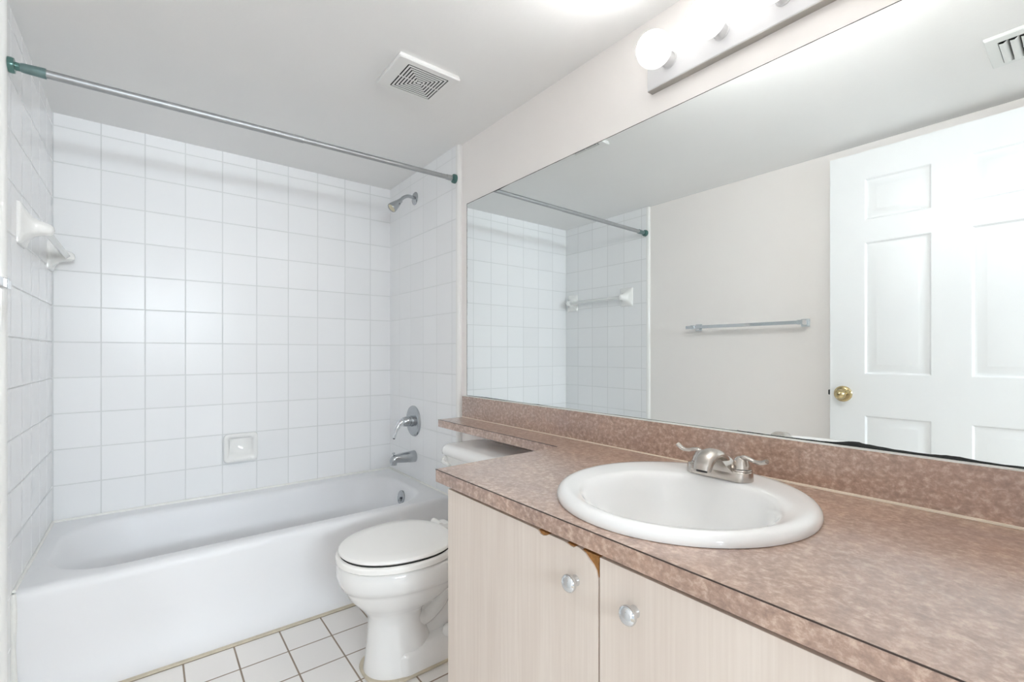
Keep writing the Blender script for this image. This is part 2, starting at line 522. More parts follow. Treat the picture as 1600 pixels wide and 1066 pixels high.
# ------------------------------------------------------------------ open door folded back against the left wall
FX = 0.060                       # face that looks into the room
dr = bpy.data.objects.new('door_1', None); C.objects.link(dr)
dr.location = (FX - 0.0175, -0.022, 0.0); dr['kind'] = 'structure'
dr['label'] = 'white six-panel door standing open against the left wall, seen in the mirror'
DY0, DY1, DT, DZ = -0.022, 0.824, 2.034, 0.012
pys = [(0.082, 0.325), (0.443, 0.686)]
pzs = [(0.20, 0.79), (0.98, 1.606), (1.705, 1.905)]
bm = bmesh.new()
X0, X1 = FX - 0.035, FX
ys = [DY0, 0.082, 0.325, 0.443, 0.686, DY1]
for a, b in ((0, 1), (2, 3), (4, 5)):
    box(X0, X1, ys[a], ys[b], DZ, DT, bm)
zs = [DZ, 0.20, 0.79, 0.98, 1.606, 1.705, 1.905, DT]
for (ya, yb) in pys:
    for k in (0, 2, 4, 6):
        box(X0, X1, ya, yb, zs[k], zs[k + 1], bm)
struct('door_slab', bm, 'door', dr, smooth=0)
for (ya, yb) in pys:
    for (za, zb) in pzs:
        rings = []
        for ins, dx in ((0, 0.0), (0.004, -0.0005), (0.011, -0.0085), (0.016, -0.0095), (0.020, -0.0095), (0.046, -0.0015), (0.050, -0.001)):
            rings.append([(X1 + dx, ya + ins, za + ins), (X1 + dx, yb - ins, za + ins), (X1 + dx, yb - ins, zb - ins), (X1 + dx, ya + ins, zb - ins)])
        bm = loft(rings, cap0=False)
        bm2 = loft([[(X0 + 0.004, p[1], p[2]) for p in rings[0]], rings[0]], cap1=False)
        struct('door_panel', merge(bm, bm2), 'door', dr, smooth=20)
kb = struct('door_knob', lathe((X1, 0.769, 0.884), (1, 0, 0), [(0, 0.038), (0.003, 0.038), (0.007, 0.035), (0.010, 0.026), (0.012, 0.015), (0.024, 0.0115), (0.030, 0.013),
        (0.034, 0.021), (0.038, 0.0240), (0.046, 0.0250), (0.054, 0.0225), (0.061, 0.018), (0.066, 0.011), (0.069, 0.006), (0.070, 0.0)], 40), 'brass', dr)
struct('keyhole', lathe((X1 + 0.0695, 0.769, 0.884), (1, 0, 0), [(0, 0.0022), (0.0008, 0.0022)], 12), 'black', kb)
struct('latch', box(FX - 0.024, FX - 0.009, DY1, DY1 + 0.011, 0.875, 0.900), 'black', dr, smooth=0, bevel=0.003)

# ------------------------------------------------------------------ bathtub
tub = thing('bathtub', 'white enamel bathtub filling the tiled alcove at the back', 'bathtub', (0.75, 2.356, 0))
TX_0, TX_1, TY_0, TY_1, TZ = 0.003, 1.4965, 1.990, 2.722, 0.369
rings = []
for z, yo, ins in ((0.002, -0.006, 0), (0.078, -0.006, 0), (0.092, 0.003, 0), (0.20, 0.001, 0), (0.335, 0.0, 0), (0.352, 0.002, 0.0), (0.362, 0.008, 0.0), (0.367, 0.016, 0.0), (0.369, 0.026, 0.0)):
    rings.append(rrect(TX_0 + ins, TX_1 - ins, TY_0 + yo, TY_1, 0.004, z, 12, 12))
for (x0, x1, y0, y1, r, z) in ((0.045, 1.428, 2.042, 2.645, 0.19, 0.369), (0.052, 1.420, 2.049, 2.637, 0.19, 0.367), (0.058, 1.413, 2.055, 2.630, 0.19, 0.362), (0.064, 1.408, 2.060, 2.625, 0.19, 0.353),
                               (0.075, 1.402, 2.066, 2.618, 0.19, 0.33), (0.12, 1.388, 2.078, 2.606, 0.19, 0.25), (0.18, 1.368, 2.092, 2.590, 0.18, 0.16), (0.22, 1.348, 2.110, 2.575, 0.17, 0.11),
                               (0.27, 1.315, 2.14, 2.545, 0.15, 0.085), (0.36, 1.25, 2.20, 2.50, 0.13, 0.076)):
    rings.append(rrect(x0, x1, y0, y1, r, z, 12, 12))
obj('tub_body', loft(rings, cap0=False), 'enamel', tub, smooth=50)
ov = obj('overflow_plate', lathe((1.3945, 2.335, 0.302), (-1, 0, 0.22), [(-0.006, 0.036), (0.004, 0.036), (0.007, 0.034), (0.0075, 0.027), (0.006, 0.024), (0.006, 0.0)], 36), 'satin', tub)
obj('trip_lever', tube([(1.386, 2.335, 0.304), (1.380, 2.335, 0.296), (1.377, 2.335, 0.284)], [0.004, 0.005, 0.004], 10), 'satin', ov)
obj('drain', lathe((1.20, 2.35, 0.0755), (0, 0, 1), [(0, 0.034), (0.003, 0.034), (0.004, 0.030), (0.002, 0.024), (0.002, 0)], 28), 'satin', tub)
# caulk along the walls
bm = tube([(0.008, 2.7145, 0.371), (0.4, 2.7145, 0.371), (0.8, 2.7145, 0.371), (1.2, 2.7145, 0.371), (1.4900, 2.7145, 0.371)], [0.006, 0.008, 0.006, 0.008, 0.006], 8)
tube([(0.0035, 2.7145, 0.371), (0.004, 2.5, 0.371), (0.0035, 2.25, 0.371), (0.004, 1.996, 0.371)], [0.006, 0.005, 0.006, 0.005], 8, bm=bm)
tube([(1.4960, 2.7145, 0.371), (1.4955, 2.5, 0.371), (1.496, 2.25, 0.371), (1.4955, 1.996, 0.371)], [0.005, 0.006, 0.005, 0.005], 8, bm=bm)
obj('wall_caulk', bm, 'caulk', tub)
obj('corner_caulk', tube([(0.004, 1.990, 0.365), (0.005, 1.985, 0.30), (0.004, 1.987, 0.2), (0.006, 1.982, 0.1), (0.004, 1.980, 0.004)], [0.006, 0.008, 0.006, 0.008, 0.007], 8), 'caulk', tub)
bm = box(0.004, 1.495, 1.966, 1.986, 0.0, 0.006)
obj('base_caulk', bm, 'old_caulk', tub, bevel=0.003)

# ------------------------------------------------------------------ curtain rod
RY, RZ = 1.9475, 1.922
rod = thing('shower_curtain_rod', 'dull metal shower curtain rod spanning the tub alcove under the ceiling', 'curtain rod', (0.75, RY, RZ))
def rz(x): return 1.915 + 0.0125 * x          # hangs a little out of level
A, B = Vector((0.0005, RY, rz(0))), Vector((XT - 0.0005, RY, rz(XT)))
ax = (B - A).normalized()
obj('rod_tube', lathe(A + ax * 0.05, ax, [(0, 0.0122), (0.75, 0.0122), (0.751, 0.0108), (1.43, 0.0108)], 24), 'galv', rod)
prof = [(0, 0.022), (0.008, 0.0225), (0.013, 0.021), (0.015, 0.012), (0.020, 0.0115), (0.024, 0.0115)]
obj('end_flange', lathe(A, ax, prof, 32), 'teal', rod)
obj('end_flange', lathe(B, -ax, prof, 32), 'teal', rod)
obj('adjuster_sleeve', lathe(A + ax * 0.022, ax, [(0, 0.0105), (0.004, 0.0125), (0.010, 0.0135), (0.050, 0.0150), (0.056, 0.0150), (0.0565, 0.012)], 28), 'teal_grey', rod)
obj('end_sleeve', lathe(B - ax * 0.020, -ax, [(0, 0.0115), (0.003, 0.0135), (0.030, 0.0128), (0.031, 0.0108)], 24), 'galv', rod)

# ------------------------------------------------------------------ shower head
sh = thing('wall_shower', 'small chrome shower head on a bent arm, right tiled wall', 'shower head', (XT, 2.382, 1.95))
obj('wall_flange', lathe((XT, 2.382, 1.953), (-1, 0, 0), [(0, 0.036), (0.002, 0.036), (0.005, 0.033), (0.008, 0.022), (0.009, 0.013)], 36), 'satin', sh)
obj('shower_arm', tube([(XT - 0.002, 2.382, 1.953), (1.480, 2.382, 1.957), (1.455, 2.382, 1.957), (1.430, 2.382, 1.945), (1.406, 2.382, 1.920)], 0.0092, 16), 'satin', sh)
dirn = Vector((1.3546 - 1.4018, 0, 1.867 - 1.9138)).normalized()
hd = obj('spray_head', lathe((1.412, 2.382, 1.924), dirn, [(0, 0.0125), (0.012, 0.0130), (0.013, 0.015), (0.022, 0.0155), (0.024, 0.017), (0.060, 0.0255), (0.074, 0.0268), (0.0765, 0.0255), (0.0745, 0.0225), (0.072, 0.022)], 32, cap1=False), 'satin', sh)
obj('spray_face', lathe(Vector((1.412, 2.382, 1.924)) + dirn * 0.0715, dirn, [(0, 0.0225), (0.002, 0.022), (0.0025, 0.018), (0.001, 0.017), (0.001, 0)], 32), simple('cream_spray_face', srgb(214, 206, 178), 0.4), hd)

# ------------------------------------------------------------------ tub valve and spout
vy, vz = 2.398, 0.698
va = thing('shower_valve', 'round chrome shower valve with a single lever above the tub spout', 'faucet valve', (XT, vy, vz))
obj('escutcheon', lathe((XT, vy, vz), (-1, 0, 0), [(0, 0.086), (0.003, 0.0865), (0.007, 0.084), (0.012, 0.074), (0.0135, 0.060), (0.0125, 0.045), (0.014, 0.030)], 56), 'satin', va)
obj('hub', lathe((XT - 0.012, vy, vz), (-1, 0, 0), [(0, 0.031), (0.014, 0.029), (0.015, 0.027), (0.024, 0.027), (0.025, 0.029), (0.050, 0.026), (0.056, 0.022), (0.058, 0.012), (0.058, 0)], 32), 'satin', va)
lv = obj('lever', tube([(1.445, vy, vz), (1.422, vy - 0.002, vz - 0.003), (1.400, vy - 0.004, vz - 0.025), (1.386, vy - 0.006, vz - 0.055), (1.377, vy - 0.008, vz - 0.084)], [0.020, 0.021, 0.014, 0.0095, 0.0085], 18), 'chrome', va)
obj('lever_tip', lathe((1.377, vy - 0.008, vz - 0.0835), (-0.28, -0.05, -0.95), [(0, 0.0075), (0.004, 0.006), (0.006, 0.002)], 14), 'black', lv)
sy, sz = 2.39, 0.500
spt = thing('tub_spout', 'chrome tub spout with pull-up diverter below the shower valve', 'tub spout', (XT, sy, sz))
rings = []
for x, r, zc, fl in ((XT, 0.033, sz, 1), (XT - 0.006, 0.033, sz, 1), (XT - 0.03, 0.031, sz, 1), (1.43, 0.0275, sz + 0.001, 1), (1.40, 0.024, sz + 0.001, 1), (1.378, 0.022, sz - 0.001, 1.05), (1.366, 0.0205, sz - 0.006, 1.1), (1.359, 0.015, sz - 0.013, 1.15), (1.357, 0.008, sz - 0.017, 1.2)):
    rings.append([(x, sy + r * math.cos(2 * PI * k / 28), zc + r * fl * math.sin(2 * PI * k / 28)) for k in range(28)])
bm = loft(rings)
lathe((1.376, sy, sz - 0.008), (-0.12, 0, -1), [(0, 0.018), (0.018, 0.0185), (0.024, 0.0175), (0.0245, 0.014), (0.016, 0.013)], 24, bm=bm)
obj('spout_body', bm, 'satin', spt)
obj('diverter_knob', lathe((1.374, sy, sz + 0.016), (0, 0, 1), [(0, 0.003), (0.012, 0.003), (0.013, 0.0075), (0.016, 0.008), (0.020, 0.0065), (0.021, 0)], 18), 'satin', spt)

# ------------------------------------------------------------------ soap dish (takes the place of one tile)
sd = thing('soap_dish', 'white ceramic soap dish set into the back wall tiles', 'soap dish', (TX0 + T * 3.5, YB, TZ0))
x0, x1, z0, z1 = TX0 + T * 3 + 0.001, TX0 + T * 4 - 0.001, TZ0 + 0.012, TZ0 + T + 0.004
yf = YB - 0.040
def rxz(i, y, r, dz0=0.0): return rrect(x0 + i, x1 - i, z0 + i + dz0, z1 - i, r, y, 6, 3, 'XZ')
rings = [rxz(0.006, YB, 0.012), rxz(0.010, YB - 0.012, 0.014), rxz(0.0, yf + 0.008, 0.018), rxz(0.001, yf + 0.002, 0.018), rxz(0.006, yf, 0.016), rxz(0.014, yf, 0.012), rxz(0.019, yf + 0.004, 0.010, 0.006), rxz(0.023, yf + 0.012, 0.009, 0.012), rxz(0.028, yf + 0.022, 0.008, 0.020)]
obj('dish_body', loft(rings), 'ceramic', sd, smooth=60)
bm = bmesh.new()
for k in range(7):
    xx = x0 + 0.030 + k * 0.0148
    tube([(xx, yf + 0.002, z0 + 0.016), (xx, yf + 0.001, z0 + 0.011), (xx, yf + 0.003, z0 + 0.005)], 0.0022, 8, bm=bm)
obj('drain_ridges', bm, 'ceramic', sd)

# ------------------------------------------------------------------ ceramic towel bar on the left tiles
cb = thing('ceramic_towel_bar', 'white ceramic towel bar on the left tiles inside the tub alcove', 'towel bar', (0.0, 2.375, 1.486))
def ceramic_bracket(yc, zc, s):
    rings = []
    for x, hy, hz, r, ys_, zo in ((0.0, 0.054, 0.066, 0.006, 0, 0), (0.006, 0.054, 0.066, 0.008, 0, 0), (0.010, 0.050, 0.062, 0.012, 0, 0), (0.014, 0.042, 0.053, 0.020, 0, 0), (0.022, 0.032, 0.040, 0.022, 0, -0.001), (0.032, 0.026, 0.030, 0.022, s * 0.002, -0.002),
                               (0.045, 0.022, 0.0245, 0.021, s * 0.003, -0.003), (0.060, 0.020, 0.021, 0.0195, s * 0.004, -0.004), (0.070, 0.0165, 0.0175, 0.016, s * 0.004, -0.005), (0.076, 0.010, 0.011, 0.0098, s * 0.004, -0.005), (0.078, 0.004, 0.004, 0.0038, s * 0.004, -0.005)):
        rings.append(rrect(yc + ys_ - hy, yc + ys_ + hy, zc + zo - hz, zc + zo + hz, r, x, 8, 3, 'YZ'))
    return loft(rings)
obj('bracket', ceramic_bracket(2.108, 1.486, 1), 'ceramic', cb, smooth=60)
obj('bracket', ceramic_bracket(2.646, 1.486, -1), 'ceramic', cb, smooth=60)
h = 0.0145
dia = [(0.052, 1.482 - h), (0.052 + h, 1.482), (0.052, 1.482 + h), (0.052 - h, 1.482)]
obj('bar', prism(dia, 'y', 2.115, 2.640), 'acrylic', cb, smooth=20, bevel=0.002)
# ------------------------------------------------------------------ chrome towel bar on the painted left wall
tb = thing('chrome_towel_bar', 'square chrome towel bar on the painted left wall, reflected in the mirror', 'towel bar', (W0, 1.26, 1.242))
for yc in (0.958, 1.561):
    bm = box(W0, W0 + 0.006, yc - 0.021, yc + 0.021, 1.221, 1.263)
    box(W0 + 0.006, W0 + 0.012, yc - 0.017, yc + 0.017, 1.225, 1.259, bm)
    box(W0 + 0.012, W0 + 0.082, yc - 0.0125, yc + 0.0125, 1.2295, 1.2545, bm)
    obj('bracket', bm, 'chrome', tb, smooth=0, bevel=0.001)
obj('bar', box(W0 + 0.060, W0 + 0.079, 0.958, 1.607, 1.2325, 1.2515), 'chrome', tb, smooth=0, bevel=0.001)

# ------------------------------------------------------------------ toilet
YC = 1.520
to = thing('toilet', 'white two-piece toilet with closed lid between bathtub and vanity', 'toilet', (1.15, YC, 0))
def egg(xf, xb, hw, z, n=56, k=0.42, p=2.15, yc=YC):
    """egg outline: pointed-round front at xf, squarer rear at xb"""
    xm = xf + (xb - xf) * (1 - k)
    out = []
    for i in range(n):
        a = 2 * PI * i / n
        c, s = math.cos(a), math.sin(a)
        cc = math.copysign(abs(c) ** (2 / p), c); ss = math.copysign(abs(s) ** (2 / p), s)
        lx = (xb - xm) if c > 0 else (xm - xf)
        out.append((xm + lx * cc, yc + hw * ss, z))
    return out
rings = [egg(0.888, 1.150, 0.106, 0.001), egg(0.888, 1.150, 0.106, 0.012), egg(0.892, 1.135, 0.101, 0.03), egg(0.900, 1.11, 0.090, 0.10), egg(0.904, 1.085, 0.080, 0.165), egg(0.900, 1.09, 0.079, 0.195),
         egg(0.885, 1.12, 0.092, 0.215), egg(0.866, 1.17, 0.117, 0.238), egg(0.840, 1.21, 0.142, 0.268), egg(0.826, 1.235, 0.156, 0.296), egg(0.820, 1.245, 0.161, 0.308), egg(0.812, 1.25, 0.170, 0.3125),
         egg(0.805, 1.255, 0.178, 0.330), egg(0.800, 1.258, 0.181, 0.352), egg(0.803, 1.258, 0.179, 0.380), egg(0.810, 1.255, 0.173, 0.386), egg(0.84, 1.22, 0.13, 0.386)]
bowl = loft(rings)
# rear deck, trap wall, foot, trapway ridge
b2 = loft([rrect(1.12, 1.35, YC - 0.10, YC + 0.10, 0.05, z, 6, 2) for z in (0.300, 0.384)])
b3 = loft([rrect(0.98, 1.36, YC - h_, YC + h_, 0.03, z, 6, 2) for z, h_ in ((0.001, 0.045), (0.32, 0.045))])
b4 = loft([rrect(0.955, 1.37, YC - h_, YC + h_, 0.05, z, 6, 2) for z, h_ in ((0.001, 0.106), (0.012, 0.106), (0.062, 0.100), (0.080, 0.092), (0.087, 0.078))])
b5 = tube([(1.02, YC, 0.165), (1.06, YC, 0.150), (1.10, YC, 0.150), (1.155, YC, 0.190), (1.185, YC, 0.25), (1.215, YC, 0.31), (1.25, YC, 0.37)], [0.048, 0.042, 0.040, 0.040, 0.040, 0.042, 0.045], 20, flat=1.6, up=(0, 1, 0))
bw = obj('bowl', merge(bowl, b2, b3, b4, b5), 'porcelain', to, smooth=55)
obj('bolt_cap', lathe((1.165, YC - 0.078, 0.080), (0, 0, 1), [(0, 0.024), (0.010, 0.024), (0.022, 0.020), (0.030, 0.012), (0.033, 0.0)], 24), 'porcelain', to)
obj('bolt_cap', lathe((1.165, YC + 0.078, 0.080), (0, 0, 1), [(0, 0.024), (0.010, 0.024), (0.022, 0.020), (0.030, 0.012), (0.033, 0.0)], 24), 'porcelain', to)
base = [(p[0], p[1]) for p in egg(0.880, 1.60, 0.1145, 0, k=0.8, p=2.6)]
base = [(min(x, 1.38), y) for x, y in base]
obj('floor_caulk', prism(base, 'z', 0.0005, 0.009), 'old_caulk', to, bevel=0.004)
def seatring(xf, xb, hw, z0, z1, rd):
    rs = [egg(xf + rd, xb - rd, hw - rd, z0), egg(xf, xb, hw, z0 + rd * 0.8), egg(xf, xb, hw, z1 - rd), egg(xf + rd * 0.3, xb - rd * 0.3, hw - rd * 0.3, z1 - rd * 0.3), egg(xf + rd, xb - rd, hw - rd, z1)]
    return rs
obj('seat', loft(seatring(0.799, 1.200, 0.183, 0.387, 0.4115, 0.007)), 'seat', to, smooth=50)
rs = seatring(0.807, 1.196, 0.177, 0.4145, 0.4305, 0.008)
rs += [egg(0.86, 1.155, 0.132, 0.4328), egg(0.93, 1.09, 0.07, 0.4338)]
obj('lid', loft(rs), 'seat', to, smooth=50)
obj('gap_shade_slab', loft([egg(0.812, 1.19, 0.172, 0.4115), egg(0.812, 1.19, 0.172, 0.4145)]), 'dark', to)  # shade between seat and lid, put in as a dark slab
for s in (-1, 1):
    bm = loft([rrect(1.185, 1.245, YC + s * 0.075 - 0.024, YC + s * 0.075 + 0.024, 0.01, z, 5, 2) for z in (0.386, 0.418)])
    lathe((1.202, YC + s * 0.075 - 0.03, 0.418), (0, 1, 0), [(0, 0.011), (0.002, 0.013), (0.058, 0.013), (0.060, 0.011)], 20, bm=bm)
    obj('hinge', bm, 'seat', to)
rings = [rrect(1.330, 1.492, YC - 0.155, YC + 0.155, 0.04, 0.386, 8, 4), rrect(1.312, 1.495, YC - 0.178, YC + 0.178, 0.045, 0.392, 8, 4), rrect(1.304, 1.496, YC - 0.187, YC + 0.187, 0.05, 0.41, 8, 4), rrect(1.300, 1.497, YC - 0.192, YC + 0.192, 0.05, 0.46, 8, 4), rrect(1.296, 1.498, YC - 0.203, YC + 0.203, 0.05, 0.655, 8, 4)]
tk = obj('tank', loft(rings), 'porcelain', to, smooth=55)
rings = [rrect(1.290, 1.499, YC - 0.208, YC + 0.208, 0.05, 0.6555, 8, 4), rrect(1.283, 1.500, YC - 0.214, YC + 0.214, 0.05, 0.660, 8, 4), rrect(1.282, 1.500, YC - 0.215, YC + 0.215, 0.05, 0.674, 8, 4), rrect(1.287, 1.499, YC - 0.210, YC + 0.210, 0.05, 0.688, 8, 4), rrect(1.298, 1.497, YC - 0.199, YC + 0.199, 0.045, 0.696, 8, 4), rrect(1.318, 1.49, YC - 0.178, YC + 0.178, 0.04, 0.699, 8, 4)]
obj('tank_lid', loft(rings), 'porcelain', to, smooth=55)
fl = obj('flush_lever', lathe((1.297, YC + 0.168, 0.635), (-1, 0, 0), [(0, 0.018), (0.008, 0.018), (0.012, 0.016), (0.013, 0.010), (0.020, 0.009), (0.0205, 0)], 24), 'ceramic', to)
obj('lever_arm', tube([(1.280, YC + 0.168, 0.635), (1.272, YC + 0.150, 0.634), (1.270, YC + 0.120, 0.630), (1.270, YC + 0.095, 0.627)], [0.007, 0.007, 0.007, 0.008], 12), 'ceramic', fl)

# ------------------------------------------------------------------ vanity cabinet
VX, VF = 0.940, 0.922            # carcass front, door face
vc = thing('vanity_cabinet', 'whitewashed wood vanity cabinet with two chrome-knobbed doors under the countertop', 'cabinet', (1.21, 0.5, 0))
bm = box(VX, 1.515, 1.012, 1.030, 0.0, 0.743)
box(VX, 1.515, -0.027, -0.009, 0.0, 0.743, bm)
box(VX, 1.515, -0.009, 1.012, 0.10, 0.118, bm)
box(1.505, 1.515, -0.009, 1.012, 0.118, 0.743, bm)
box(VX + 0.012, VX + 0.024, -0.009, 1.012, 0.69, 0.743, bm)
box(1.00, 1.015, -0.009, 1.012, 0.0, 0.10, bm)
obj('carcass', bm, 'wood', vc, smooth=0)
# left door with laminate chipped off along its top edge and inner corner
DTOP = 0.7328
chip = [(1.031, DTOP), (0.690, DTOP), (0.684, 0.7320), (0.677, 0.7265), (0.668, 0.7255), (0.659, 0.7285), (0.652, DTOP), (0.610, DTOP), (0.603, 0.7315), (0.596, 0.7295), (0.586, 0.7295), (0.580, 0.7340),
        (0.572, 0.7335), (0.559, 0.7290), (0.551, 0.7225), (0.540, 0.7150), (0.533, 0.7070), (0.5290, 0.6950), (0.5290, 0.105), (1.031, 0.105)]
d1 = obj('door', prism(chip, 'x', VF, VX - 0.0005), 'wood', vc, smooth=0)
for (ya, yb, za) in ((0.646, 0.694, 0.715), (0.575, 0.612, 0.722), (0.5292, 0.574, 0.690)):
    co = obj('chipped_core', box(VF + 0.003, VX - 0.001, ya, yb, za, DTOP - 0.0008), 'core', d1, smooth=0)
    co['label'] = 'bare brown particle board where the laminate has chipped away'
d2 = obj('door', box(VF, VX - 0.0005, -0.024, 0.5252, 0.105, DTOP), 'wood', vc, smooth=0, bevel=0.0006)
def knob(parent, y, z):
    k = obj('knob', lathe((VF, y, z), (-1, 0, 0), [(0, 0.0100), (0.002, 0.0098), (0.005, 0.0080), (0.008, 0.0085), (0.0105, 0.0120), (0.0135, 0.0148), (0.0165, 0.0158), (0.0195, 0.0158), (0.0215, 0.0150), (0.0222, 0.0142), (0.0240, 0.0128), (0.0258, 0.0100), (0.0272, 0.0062), (0.0278, 0.003), (0.028, 0)], 40), 'chrome', parent, smooth=60)
    return k
knob(d1, 0.5815, 0.672)
knob(d2, 0.4535, 0.672)

# ------------------------------------------------------------------ countertop
CZ0, CZ = 0.7435, 0.776
ct = thing('countertop', 'mottled brown laminate countertop with backsplash and narrow shelf over the toilet', 'countertop', (1.21, 0.5, CZ0))
outer = [(0.912, -0.0285), (1.5185, -0.0285), (1.5185, 1.880), (1.366, 1.880), (1.366, 1.090), (0.912, 1.078)]
SCX, SCY, SR = 1.195, 0.545, 0.258
hole = [(SCX + 0.236 * math.cos(2 * PI * i / 64), SCY + 0.228 * math.sin(2 * PI * i / 64)) for i in range(64)]
bm = bmesh.new()
vo = [bm.verts.new((x, y, CZ)) for x, y in outer]; vh = [bm.verts.new((x, y, CZ)) for x, y in hole]
ed = [bm.edges.new((l[i], l[(i + 1) % len(l)])) for l in (vo, vh) for i in range(len(l))]
bmesh.ops.triangle_fill(bm, use_beauty=True, use_dissolve=False, edges=ed)
g = bmesh.ops.extrude_face_region(bm, geom=list(bm.faces))
bmesh.ops.translate(bm, verts=[v for v in g['geom'] if isinstance(v, bmesh.types.BMVert)], vec=(0, 0, CZ0 - CZ))
obj('slab', bm, 'laminate', ct, smooth=0)
obj('backsplash', box(1.500, 1.5185, -0.0285, 1.888, CZ + 0.0003, 0.876), 'laminate', ct, smooth=0, bevel=0.0008)
bm = box(0.9112, 0.9126, -0.0285, 1.0785, CZ - 0.0014, CZ + 0.0004)
box(1.3654, 1.3668, 1.089, 1.8805, CZ - 0.0014, CZ + 0.0004, bm)
obj('edge_seam', bm, 'seam', ct, smooth=0)
obj('splash_caulk', tube([(1.500, -0.028, CZ + 0.001), (1.500, 0.3, CZ + 0.001), (1.5, 0.8, CZ + 0.0005), (1.5, 1.3, CZ + 0.0005), (1.5, 1.885, CZ)], [0.0042, 0.0040, 0.0030, 0.0024, 0.0024], 8), simple('cream_caulk', srgb(228, 214, 196), 0.5, noise_amt=0.06, nscale=40), ct)
obj('top_caulk', box(1.5005, 1.5175, -0.028, 1.887, 0.8762, 0.8782), 'caulk', ct, smooth=0)

# ------------------------------------------------------------------ sink
sk = thing('sink', 'round white porcelain drop-in sink set in the countertop', 'sink', (SCX, SCY, CZ))
rings = []
def ell(cx, cy, rx, ry, z, n=72): return [(cx + rx * math.cos(2 * PI * i / n), cy + ry * math.sin(2 * PI * i / n), z) for i in range(n)]
for k, (cx, cy, rx, ry, z) in enumerate([(SCX, SCY, 0.228, 0.220, CZ + 0.0008), (SCX, SCY, 0.259, 0.250, CZ + 0.0008), (SCX, SCY, 0.2605, 0.2515, CZ + 0.006), (SCX, SCY, 0.2585, 0.2495, CZ + 0.013), (SCX, SCY, 0.253, 0.244, CZ + 0.0185), (SCX, SCY, 0.245, 0.236, CZ + 0.0215),
                                         (SCX - 0.004, SCY - 0.001, 0.233, 0.226, CZ + 0.0220), (SCX - 0.018, SCY - 0.006, 0.215, 0.213, CZ + 0.0203), (SCX - 0.036, SCY - 0.012, 0.191, 0.197, CZ + 0.0180),
                                         (SCX - 0.039, SCY - 0.013, 0.185, 0.191, CZ + 0.0160), (SCX - 0.040, SCY - 0.013, 0.180, 0.186, CZ + 0.010), (SCX - 0.040, SCY - 0.013, 0.174, 0.180, CZ + 0.000), (SCX - 0.034, SCY - 0.012, 0.160, 0.170, CZ - 0.030), (SCX - 0.03, SCY - 0.010, 0.145, 0.152, CZ - 0.070),
                                         (SCX - 0.02, SCY - 0.006, 0.115, 0.120, CZ - 0.105), (SCX - 0.01, SCY - 0.003, 0.075, 0.078, CZ - 0.124), (SCX, SCY, 0.040, 0.040, CZ - 0.131), (SCX, SCY, 0.024, 0.024, CZ - 0.134)]):
    rings.append(ell(cx, cy, rx, ry, z))
bm = loft(rings, cap0=False, cap1=True)
obj('basin', bm, 'porcelain', sk, smooth=60)
obj('drain', lathe((SCX, SCY, CZ - 0.1335), (0, 0, 1), [(0, 0.023), (0.003, 0.023), (0.004, 0.020), (0.002, 0.017), (0.005, 0.015), (0.006, 0)], 28), 'nickel', sk)

# ------------------------------------------------------------------ faucet
FXC, FYC, FZ = 1.366, 0.549, CZ + 0.0203
fa = thing('faucet', 'brushed nickel two-handle faucet at the back of the sink', 'faucet', (FXC, FYC, FZ))
def oblong(hl, hw, z, n=14):
    out = []
    for s, yc in ((1, FYC + hl - hw), (-1, FYC - hl + hw)):
        for i in range(n + 1):
            a = R(180 * i / n) if s > 0 else R(180 + 180 * i / n)
            out.append((FXC + hw * math.cos(a), yc + hw * math.sin(a), z))
    return out
rings = [oblong(0.0770, 0.0275, FZ - 0.001), oblong(0.0770, 0.0275, FZ + 0.003), oblong(0.0760, 0.0265, FZ + 0.014), oblong(0.075, 0.024, FZ + 0.0185), oblong(0.070, 0.019, FZ + 0.0205)]
obj('base', loft(rings), 'nickel', fa, smooth=50)
# spout: broad saddle at the base narrowing into an arched nose over the bowl
SP = [(1.388, 0.014, 0.020, 0.004), (1.384, 0.022, 0.0225, 0.012), (1.370, 0.0345, 0.0235, 0.0165), (1.352, 0.0455, 0.0235, 0.0165), (1.334, 0.0512, 0.0235, 0.0145), (1.317, 0.0498, 0.0232, 0.0140), (1.302, 0.0410, 0.0226, 0.0138), (1.293, 0.0285, 0.0215, 0.0130), (1.2905, 0.0215, 0.0205, 0.0120)]
rings = []
for t, (x, z, hw, hh) in enumerate(SP):          # sections stand square to the arch
    a = SP[max(0, t - 1)]; b = SP[min(len(SP) - 1, t + 1)]
    tg = Vector((b[0] - a[0], 0, b[1] - a[1])).normalized(); nrm = Vector((-tg.z, 0, tg.x))
    if nrm.z < 0 and t < 6: nrm = -nrm
    if t >= 6 and nrm.x > 0: nrm = -nrm
    rings.append([Vector((x, FYC, FZ + z)) + Vector((0, 1, 0)) * hw * math.copysign(abs(math.cos(2 * PI * k / 28)) ** 0.8, math.cos(2 * PI * k / 28)) + nrm * hh * math.sin(2 * PI * k / 28) for k in range(28)])
bm = loft(rings)
